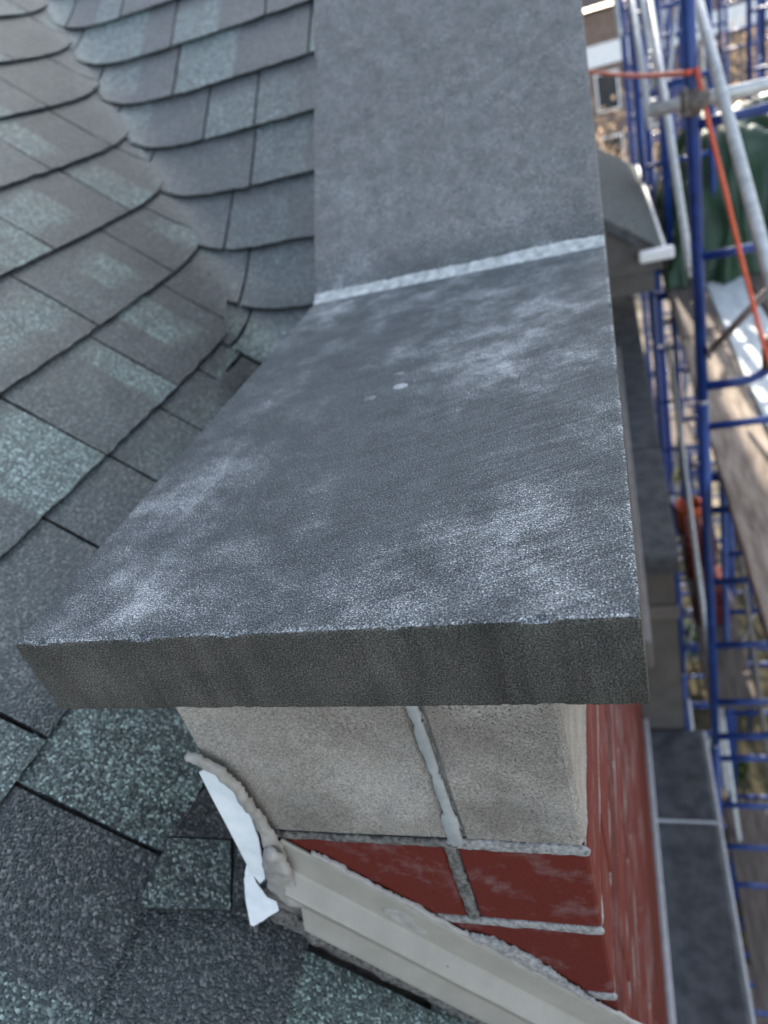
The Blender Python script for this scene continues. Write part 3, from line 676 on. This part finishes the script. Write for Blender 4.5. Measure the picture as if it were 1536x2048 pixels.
for k in range(7):
    x1 = 0.285 - 0.048 * k; x0 = x1 - 0.054
    part('shingle_course', prism([(x0, 4.0, zr(x0) + 0.002), (x1, 4.0, zr(x1) + 0.009), (x1, 4.0, zr(x1) - 0.004), (x0, 4.0, zr(x0) - 0.010)], (0, 2.4, 0)), M['bayroof'], bay)
part('roof_core', prism([(-0.049, 4.02, zr(-0.049) - 0.012), (0.282, 4.02, zr(0.282) - 0.012), (0.282, 4.02, -1.09), (-0.049, 4.02, -1.09)], (0, 2.36, 0)), M['beige'], bay)
part('drip_edge', box((0.286, 3.99, -1.03), (0.302, 6.42, -0.972), 0.003), M['whitetrim'], bay)
part('end_cap', rough_box((0.16, 3.93, -1.02), (0.335, 3.998, -0.965), 0.008, 0.004, 3.0, 2), M['whitetrim'], bay)
part('rake_trim', prism([(-0.045, 3.985, zr(-0.045) + 0.014), (0.16, 3.985, zr(0.16) + 0.014), (0.16, 3.985, zr(0.16) - 0.045), (-0.045, 3.985, zr(-0.045) - 0.045)], (0, 0.013, 0)), M['dark_stone'], bay)

# ================================================================== SCAFFOLD
DZ = 0.2302 - 1.70
def mk_frame(name, label, x0, x1, y, z0, z1, rungs, r=0.021, group='blue scaffold frames', closed=True):
    t = thing(name, label, 'scaffold', (x0, y, z0), group)
    part('post', sweep([(x0, y, z0), (x0, y, z1)], r, 14), M['blue'], t, True)
    if closed:
        part('bent_post', sweep(bend([(x1, y, z1), (x1, y, z0 + 0.05), (x0 + 0.018, y, z0 + 0.05)], 0.13), r * 0.85, 12), M['blue'], t, True)
    else:
        part('post', sweep([(x1, y, z0), (x1, y, z1)], r, 14), M['blue'], t, True)
    for z in rungs:
        part('rung', sweep([(x0 + r * 0.8, y, z), (x1 - r * 0.7, y, z)], r * 0.72, 10), M['blue'], t, True)
    part('coupling_pin', sweep([(x0, y, z1 - 0.02), (x0, y, z1 + 0.05)], r * 0.75, 10), M['galv'], t, True)
    return t
mk_frame('scaffold', 'nearest blue scaffold ladder frame, in front of the green tarp', 0.287, 0.535, 2.44, -1.12, 0.80, (-0.18, -0.59, 0.24, 0.62))
def lower(y, lv, label, x1=0.60, x0=0.287):
    z1 = -1.14 - 1.95 * lv; z0 = z1 - 1.93
    return mk_frame('scaffold', label, x0, x1, y, z0, z1, [z0 + 0.30 + 0.38 * k for k in range(4)] + [z1 - 0.1], closed=(lv % 2 == 0))
lower(2.44, 0, 'blue scaffold frame below the nearest one, beside the dark stone ledge')
lower(2.44, 1, 'blue scaffold frame two lifts down at the lower right edge, under the dark ledge level')
lower(2.44, 2, 'lowest blue scaffold frame in the near row, far down at the lower right')
lower(2.44, 3, 'blue scaffold base frame of the near row, standing on the ground')
mk_frame('scaffold', 'second blue scaffold frame along the bay roof, left of the nearest post', 0.392, 0.66, 4.95, -1.30, 0.9, (-0.73, -0.30, 0.15, 0.55), 0.022)
for lv, s in enumerate(('just under the plank deck behind the near row', 'two lifts down behind the near row', 'three lifts down behind the near row', 'on the ground behind the near row')):
    z1 = -1.32 - 1.93 * lv; z0 = max(z1 - 1.91, -9.0)
    mk_frame('scaffold', 'blue scaffold frame ' + s, 0.300 if lv else 0.392, 0.72, 4.95, z0, z1, [z0 + 0.3 + 0.4 * k for k in range(4)], closed=False)
t = thing('scaffold', 'pair of thick blue scaffold posts at the far end of the bay roof', 'scaffold', (0.335, 6.46, -9)); 
part('post', sweep([(0.335, 6.46, -9), (0.335, 6.46, 1.0)], 0.030, 14), M['blue'], t, True)
part('post', sweep([(0.405, 6.62, -9), (0.405, 6.62, 1.0)], 0.026, 14), M['blue'], t, True)
for z in (-0.05, -1.2, -2.6, -4.4, -6.4): part('tie_bar', sweep([(0.335, 6.46, z), (0.405, 6.62, z)], 0.016, 10), M['clamp'], t, True)
for k, (x, y) in enumerate(((0.42, 7.3), (0.40, 9.6), (0.46, 12.0), (1.25, 7.3), (1.35, 9.6), (1.75, 12.0), (1.15, 4.95))):
    where = ('left of the tarp, third along the wall', 'fourth along the wall', 'farthest along the wall', 'behind the tarp pile', 'right behind the tarp, before the shrubs', 'farthest of the outer row', 'beside the tarp in the outer row')[k]
    for lv in range(2):
        z1 = 0.95 - 1.95 * lv
        mk_frame('scaffold', 'blue scaffold frame ' + where + (', upper lift' if lv == 0 else ', lift below'), x, x + 0.42, y, z1 - 1.93, z1, [z1 - 0.3, z1 - 0.72, z1 - 1.14, z1 - 1.56], closed=False)
    part_z = 0.95 - 3.9
    t = thing('scaffold', 'blue scaffold legs ' + where + ', down to the ground', 'scaffold', (x, y, -9), 'lower scaffold legs')
    part('post', sweep([(x, y, -9), (x, y, part_z)], 0.021, 10), M['blue'], t, True)
    part('post', sweep([(x + 0.42, y, -9), (x + 0.42, y, part_z)], 0.021, 10), M['blue'], t, True)
    for z in (-8.2, -7.2, -6.2, -5.2, -4.2): part('rung', sweep([(x, y, z), (x + 0.42, y, z)], 0.016, 8), M['blue'], t, True)
def brace(label, a, b, r, mat='galv', group='scaffold braces', ends=True):
    t = thing('cross_brace', label, 'brace', a, group); a = Vector(a); b = Vector(b); d = (b - a).normalized()
    part('tube', sweep([a, b], r, 12), M[mat], t, True)
    if ends:
        for e in (a, b): part('flattened_end', box(e - Vector((r * 0.5, r * 1.4, r * 1.4)), e + Vector((r * 0.5, r * 1.4, r * 1.4)), 0.002), M[mat], t)
    return t
brace('grey steel brace crossing in front of the nearest blue frame', (0.35, 4.2, 0.80), (0.345, 1.30, -0.52), 0.016)
brace('pale steel brace running down behind the nearest blue post', (0.30, 4.55, 0.42), (0.305, 2.86, -0.76), 0.0165)
brace('pale steel brace left of it, meeting the guard rail end', (0.25, 5.3, 0.50), (0.232, 3.55, -0.30), 0.0165)
brace('short pale steel brace between the two long pale braces', (0.345, 6.2, 0.55), (0.33, 4.75, -0.12), 0.016)
brace('leftmost pale steel brace close to the coping edge', (0.22, 7.4, 0.8), (0.21, 5.6, -0.02), 0.018)
brace('tan steel brace leaning the other way in front of the tarp', (0.42, 3.6, -0.95), (0.455, 3.75, -0.10), 0.012, 'clamp')
brace('dark short brace from the nearest post toward the pale boards', (0.312, 2.42, -0.93), (0.50, 2.35, -0.70), 0.013, 'clamp')
for k, (x, y, xw, lb) in enumerate(((0.30, 5.75, 0.34, 'between the bay roof and the tarp'), (0.34, 8.4, 0.5, 'beyond the tarp by the house wall'), (0.95, 10.6, 0.6, 'in the middle of the far row'), (0.62, 13.4, 0.7, 'before the shrubs on the darkened ground'), (1.9, 9.0, 0.7, 'outermost right beside the far row'), (2.3, 13.0, 0.8, 'far right by the yellow-green tree'), (0.5, 3.6, 0.5, 'under the deck just behind the near row'))):
    t = thing('scaffold', 'tall blue scaffold bay ' + lb, 'scaffold', (x, y, -9), 'tall scaffold bays'); zt = 1.2 if k != 6 else DZ - 0.1
    for xx in (x, x + xw): part('post', sweep([(xx, y, -9), (xx, y, zt)], 0.021, 10), M['blue'], t, True)
    z = -8.4
    while z < zt: part('rung', sweep([(x, y, z), (x + xw, y, z)], 0.016, 8), M['blue'], t, True); z += 0.47
    for q in range(4 if k != 6 else 3): part('brace_tube', sweep([(x + 0.02, y + 0.03, -8.6 + q * 2.4), (x + xw - 0.02, y + 0.03, -6.9 + q * 2.4)], 0.013, 8), M['galv'], t, True)
for k, (a, b) in enumerate((((0.34, 4.9, -1.9), (0.34, 2.48, -3.5)), ((0.46, 4.9, -3.4), (0.46, 2.48, -4.9)), ((0.60, 4.9, -1.8), (0.60, 2.5, -3.9)), ((0.33, 4.9, -5.5), (0.33, 2.5, -7.2)))):
    brace(('grey brace below the plank, next to the pier', 'grey brace far down by the lower rungs', 'tan brace slanting under the wooden plank', 'lowest grey brace near the ground')[k], a, b, 0.016, 'galv' if k != 2 else 'clamp')
rail = thing('guard_rail', 'galvanised guard rail clamped across the nearest blue post', 'rail', (0.16, 2.392, -0.10))
part('tube', sweep([(0.160, 2.392, -0.103), (0.62, 2.392, -0.115)], 0.020, 14), M['galv'], rail, True)
cl = thing('scaffold_clamp', 'rusty clamp joining guard rail and nearest blue post', 'clamp', (0.287, 2.40, -0.11))
part('band', sweep([(0.250, 2.392, -0.105), (0.330, 2.392, -0.107)], 0.0265, 12), M['clamp'], cl, True)
part('band', sweep([(0.287, 2.44, -0.150), (0.287, 2.44, -0.075)], 0.0270, 12), M['clamp'], cl, True)
part('bolt', sweep([(0.262, 2.36, -0.125), (0.262, 2.36, -0.06)], 0.007, 8), M['clamp'], cl, True)
part('nut', sweep([(0.262, 2.36, -0.135), (0.262, 2.36, -0.12)], 0.012, 6), M['clamp'], cl)
g2 = thing('toe_clamp', 'grey coupler at the right edge beside the pale boards', 'clamp', (0.52, 2.3, -0.95))
part('body', sweep([(0.495, 2.30, -0.965), (0.495, 2.30, -0.855)], 0.034, 14), M['clamp'], g2, True)
part('pin', sweep([(0.495, 2.30, -0.99), (0.495, 2.30, -0.83)], 0.016, 10), M['galv'], g2, True)
# decks
pk = rough_box((0.345, 0.10, DZ - 0.045), (0.560, 3.90, DZ), 0.006, 0.003, 1.0, 3)
tag(obj('scaffold_plank', pk, M['plank'], None, loc=(0.45, 2.0, DZ - 0.045)), 'weathered brown wooden plank on the scaffold deck', 'plank')
for k, (x0, x1, y0, y1, mt, lb) in enumerate(((0.575, 0.800, 0.3, 5.2, 'board', 'pale blue-white deck board beside the brown plank'), (0.815, 1.02, 0.4, 5.3, 'ply', 'brown deck board right of the pale board'), (1.035, 1.25, 0.4, 5.3, 'board', 'outer pale deck board along the scaffold'),
        (0.345, 0.56, 3.92, 6.6, 'ply', 'dark brown deck board under the tarp, behind the plank'), (0.575, 0.80, 5.22, 7.2, 'ply', 'dark deck board behind the pale board'))):
    tag(obj('deck_board', rough_box((x0, y0, DZ - 0.04), (x1, y1, DZ - 0.002), 0.004, 0.002, k * 3.0, 2), M[mt], None, loc=(x0, y0, DZ - 0.04)), lb, 'deck board', 'scaffold deck boards')
for k, y in enumerate((0.6, 2.55, 4.85, 6.4)):
    tag(obj('deck_bearer', sweep([(0.28, y, DZ - 0.068), (1.60, y, DZ - 0.068)], 0.022, 10), M['blue'], None, True, loc=(0.28, y, DZ - 0.07)), 'blue tube carrying the deck boards, ' + ('nearest', 'second', 'third', 'farthest')[k] + ' from the camera', 'tube', 'deck bearers')
# lower decks with odds and ends
for k, (x0, x1, y0, y1, z, mt, lb) in enumerate(((0.45, 0.95, 7.2, 9.8, -2.6, 'ply', 'dark plank one lift down beyond the tarp'), (0.45, 1.1, 8.2, 11.8, -4.6, 'ply', 'dark plank two lifts down in the far row'), (0.33, 0.60, 3.1, 5.25, -3.52, 'ply', 'lower deck plank below the brown one, red bricks on it'), (0.40, 0.66, 1.9, 3.2, -4.62, 'ply', 'brown plank far down by the lower rungs'), (0.36, 0.85, 1.4, 2.9, -6.2, 'ply', 'dark plank near the ground at lower right'))):
    tag(obj('scaffold_plank', rough_box((x0, y0, z - 0.045), (x1, y1, z), 0.005, 0.003, k * 5.0, 2), M[mt], None, loc=(x0, y0, z - 0.045)), lb, 'plank', 'lower scaffold planks')
M['orange'] = mat_noisy('orange_plastic', (0.42, 0.07, 0.02), (0.52, 0.10, 0.03), 8, 0.5, 0.4)
for k, (x, y, z, n) in enumerate(((0.35, 4.45, -3.52, 4), (0.36, 3.95, -3.52, 3))):
    t = thing('brick_stack', ('stack of red bricks on the lower deck plank, farther one', 'stack of red bricks on the lower deck plank, nearer one')[k], 'bricks', (x, y, z), 'brick stacks')
    for a in range(n):
        for b in range(2):
            part('brick', box((x + b * 0.1, y - 0.15 + 0.01 * a, z + a * 0.093), (x + b * 0.1 + 0.092, y + 0.145, z + a * 0.093 + 0.09), 0.004), M['brick'], t)
t = thing('plastic_bucket', 'orange plastic bucket on the lower deck behind the red bricks', 'bucket', (0.42, 4.95, -3.52))
bm = bmesh.new(); prev = None
for z, r in ((0, 0.075), (0.02, 0.085), (0.22, 0.10), (0.23, 0.107), (0.245, 0.107), (0.245, 0.098), (0.03, 0.08)):
    ring = [bm.verts.new((0.42 + r * math.cos(2 * math.pi * k / 20), 4.95 + r * math.sin(2 * math.pi * k / 20), -3.52 + z)) for k in range(20)]
    if prev:
        for k in range(20): bm.faces.new((prev[k], prev[(k + 1) % 20], ring[(k + 1) % 20], ring[k]))
    else: bm.faces.new(ring[::-1])
    prev = ring
bm.faces.new(prev)
part('tub', bm, M['orange'], t, True)
part('handle', sweep([(0.42 + 0.108 * math.cos(a), 4.95, -3.285 - 0.10 * math.sin(a)) for a in [math.pi * i / 12 for i in range(13)]], 0.004, 6), M['galv'], t, True)
# green tarp over a pile
bm = bmesh.new(); nu, nv = 46, 46; g = []
for i in range(nu + 1):
    row = []
    for j in range(nv + 1):
        u, v = i / nu * 2 - 1, j / nv * 2 - 1
        x = 0.98 + 0.64 * u; y = 5.55 + 0.78 * v
        e = max(abs(u), abs(v)); h = 0.86 * (1 - max(0, (e - 0.45) / 0.55) ** 1.6)
        h *= 0.90 + 0.2 * nz(u * 1.6 + 4, v * 1.4, 2)
        fold = 0.11 * nz(u * 4 + v * 2, v * 3.5, 3) + 0.09 * abs(nz(u * 7, v * 2.5, 8)) + 0.018 * nz(u * 16, v * 16, 1)
        h = max(0.008, h + fold * min(1, h * 3)); x += 0.10 * nz(u * 3, v * 6, 11) * e; y += (0.16 * nz(u * 6, v * 2, 15) + 0.07 * nz(u * 15, v * 3, 4)) * e
        row.append(bm.verts.new((x, y, DZ + h)))
    g.append(row)
for a, b in zip(g, g[1:]):
    for j in range(nv): bm.faces.new((a[j], a[j + 1], b[j + 1], b[j]))
ret = bmesh.ops.extrude_face_region(bm, geom=bm.faces[:]); bmesh.ops.translate(bm, verts=[v for v in ret['geom'] if isinstance(v, bmesh.types.BMVert)], vec=(0, 0, -0.006))
tag(obj('green_tarp', bm, M['tarp'], None, True, loc=(0.98, 5.55, DZ)), 'crumpled dark green tarp draped over a pile on the scaffold deck', 'tarp')
bm = rough_box((1.02, 4.75, DZ), (1.22, 5.4, DZ + 0.02), 0.003, 0.002, 2, 1)
# cords
tag(obj('extension_cord', sweep(smooth_path([(0.30, 2.405, -0.02), (0.33, 2.37, -0.20), (0.360, 2.33, -0.36), (0.395, 2.30, -0.55), (0.43, 2.28, -0.72), (0.455, 2.27, -0.84), (0.50, 2.26, -1.0), (0.58, 2.25, -1.2), (0.66, 2.2, DZ + 0.008), (0.74, 1.9, DZ + 0.008)], 5), 0.0075, 10), M['cord'], None, True), 'orange cord hanging down past the nearest blue post', 'cord', 'orange cords')
tag(obj('extension_cord', sweep(smooth_path([(-0.035, 4.3, -0.075), (0.10, 3.9, -0.095), (0.19, 3.3, -0.08), (0.262, 2.46, -0.030), (0.287, 2.415, -0.028)], 6), 0.0085, 10), M['cord'], None, True), 'orange cord stretched level between the coping and the nearest blue post', 'cord', 'orange cords')

# ================================================================== SURROUNDINGS
bm = bmesh.new(); n = 40; g = [[bm.verts.new((-150 + 300 * i / n, -60 + 360 * j / n, -9.0 - 0.0 + 0.12 * nz(i * 0.7, j * 0.7))) for j in range(n + 1)] for i in range(n + 1)]
for a, b in zip(g, g[1:]):
    for j in range(n): bm.faces.new((a[j], a[j + 1], b[j + 1], b[j]))
bmb = bmesh.new(); n = 24; gg = [[bmb.verts.new((-0.04 + 9 * i / n + 0.15 * nz(j * 0.8, 5) * (i == n), -6 + 17.5 * j / n + 0.4 * nz(i * 0.7, 2) * (j == n), -8.84 + 0.05 * nz(i * 1.3, j * 1.3))) for j in range(n + 1)] for i in range(n + 1)]
for a, b in zip(gg, gg[1:]):
    for j in range(n): bmb.faces.new((a[j], a[j + 1], b[j + 1], b[j]))
ob = obj('ground_shade_sheet', bmb, M['groundshade'], None, True); ob['kind'] = 'structure'  # dark sheet added over the near ground, painting in the scaffold's shade
gr = obj('ground', bm, M['ground'], None, True); gr['kind'] = 'structure'
hs = thing('neighbour_house', 'brown sided house with white trim behind the scaffold', 'house', (3, 47, -9))
part('wall', box((-9, 42, -9), (16, 52, -0.4)), M['housewall'], hs)
for k in range(28): part('siding_board', box((-9.0, 41.96, -8.9 + k * 0.30), (16.0, 41.999, -8.63 + k * 0.30), 0.008), M['housewall'], hs)
part('trim_band', box((-9.05, 41.80, -2.6), (16.05, 41.955, -1.7), 0.02), M['whitetrim'], hs)
part('roof', prism([(-9.5, 41.3, -0.15), (-9.5, 47, 3.4), (-9.5, 52.7, -0.15)], (26, 0, 0)), M['houseroof'], hs)
for x in (-4.2, 0.2, 2.4, 5.0, 7.4, 9.8):
    for z in (-7.4, -4.6):
        f = part('window', box((x, 41.84, z), (x + 1.1, 41.958, z + 1.7), 0.01), M['whitetrim'], hs)
        q = box((x + 0.09, 41.82, z + 0.09), (x + 1.01, 41.8395, z + 1.61)); bmesh.ops.translate(q, verts=q.verts, vec=-PIV[hs.name]); obj('pane', q, M['glass'], f)
def leaf_cloud(bm, centre, rad, n, size, rng):
    for _ in range(n):
        d = Vector((rng.gauss(0, 1), rng.gauss(0, 1), rng.gauss(0, 1))).normalized() * (rng.random() ** 0.45)
        c = Vector(centre) + Vector((d.x * rad[0], d.y * rad[1], d.z * rad[2]))
        a = Vector((rng.gauss(0, 1), rng.gauss(0, 1), rng.gauss(0, 1))).normalized() * size * rng.uniform(0.6, 1.3); b = a.orthogonal().normalized() * size * 0.5
        bm.faces.new([bm.verts.new(c + v) for v in (-a, b, a, -b)])
def tree(name, label, base, h, spread, leaf, nl, lsize, rng, twigs=3):
    t = thing(name, label, 'tree' if name != 'shrub' else 'shrub', base, 'trees and shrubs beyond the scaffold'); base = Vector(base); bm = bmesh.new(); tips = []
    def grow(p, d, ln, r, lv):
        pts = [p]; q = p
        for k in range(4):
            d = (d + Vector((rng.gauss(0, 0.16), rng.gauss(0, 0.16), rng.gauss(0.03, 0.1)))).normalized(); q = q + d * ln / 4; pts.append(q)
        sweep(pts, r, 6 if lv < 2 else 4, bm, rf=lambda i, n: 1 - 0.6 * i / (n - 1))
        if lv >= twigs: tips.append(q); tips.append(pts[2]); return
        for k in range(3 if lv else 5):
            s = pts[rng.choice((2, 3, 4))]; dd = (d * 0.7 + Vector((rng.gauss(0, 0.65) * spread, rng.gauss(0, 0.65) * spread, rng.uniform(0, 0.55)))).normalized(); grow(s, dd, ln * 0.62, r * 0.5, lv + 1)
    grow(base, Vector((0, 0, 1)), h * 0.45, h * 0.018, 0)
    part('trunk', bm, M['bark'], t)
    if leaf:
        bm = bmesh.new()
        for p in tips: leaf_cloud(bm, p, (h * 0.06, h * 0.06, h * 0.05), max(1, nl // len(tips)), lsize, rng)
        part('crown', bm, M[leaf], t)
    return t
rt_ = random.Random(5)
tree('tree', 'bare brown tree just right of the coping', (0.9, 19, -9), 8.5, 1.0, 'leaf_b', 1800, 0.07, rt_)
tree('tree', 'tan leaved tree behind the scaffold at the top right', (3.3, 23.5, -9), 10, 1.0, 'leaf_b', 2600, 0.08, rt_)
tree('tree', 'yellow-green tree behind the guard rail at right', (2.6, 17.5, -9), 6.6, 1.1, 'leaf_y', 3600, 0.08, rt_)
tree('tree', 'bare twiggy tree far off left of the yellow-green one', (1.7, 24.5, -9), 9.5, 0.9, None, 0, 0.05, rt_, 4)
for k, (x, y, h, lf, lb) in enumerate(((1.3, 13.2, 2.4, 'leaf_y', 'yellow-green shrub on the ground between scaffold posts'), (0.7, 16.0, 2.2, 'leaf_b', 'tan shrub on the ground beyond the pier'), (0.55, 9.0, 1.8, 'leaf_g', 'dark green shrub by the foot of the wall'), (2.2, 12.0, 2.2, 'leaf_g', 'dark green shrub below the deck boards'), (0.6, 6.0, 1.6, 'leaf_g', 'dark green shrub under the scaffold near the wall'))):
    tree('shrub', lb, (x, y, -9), h, 1.6, lf, 1500, 0.055, rt_, 2)
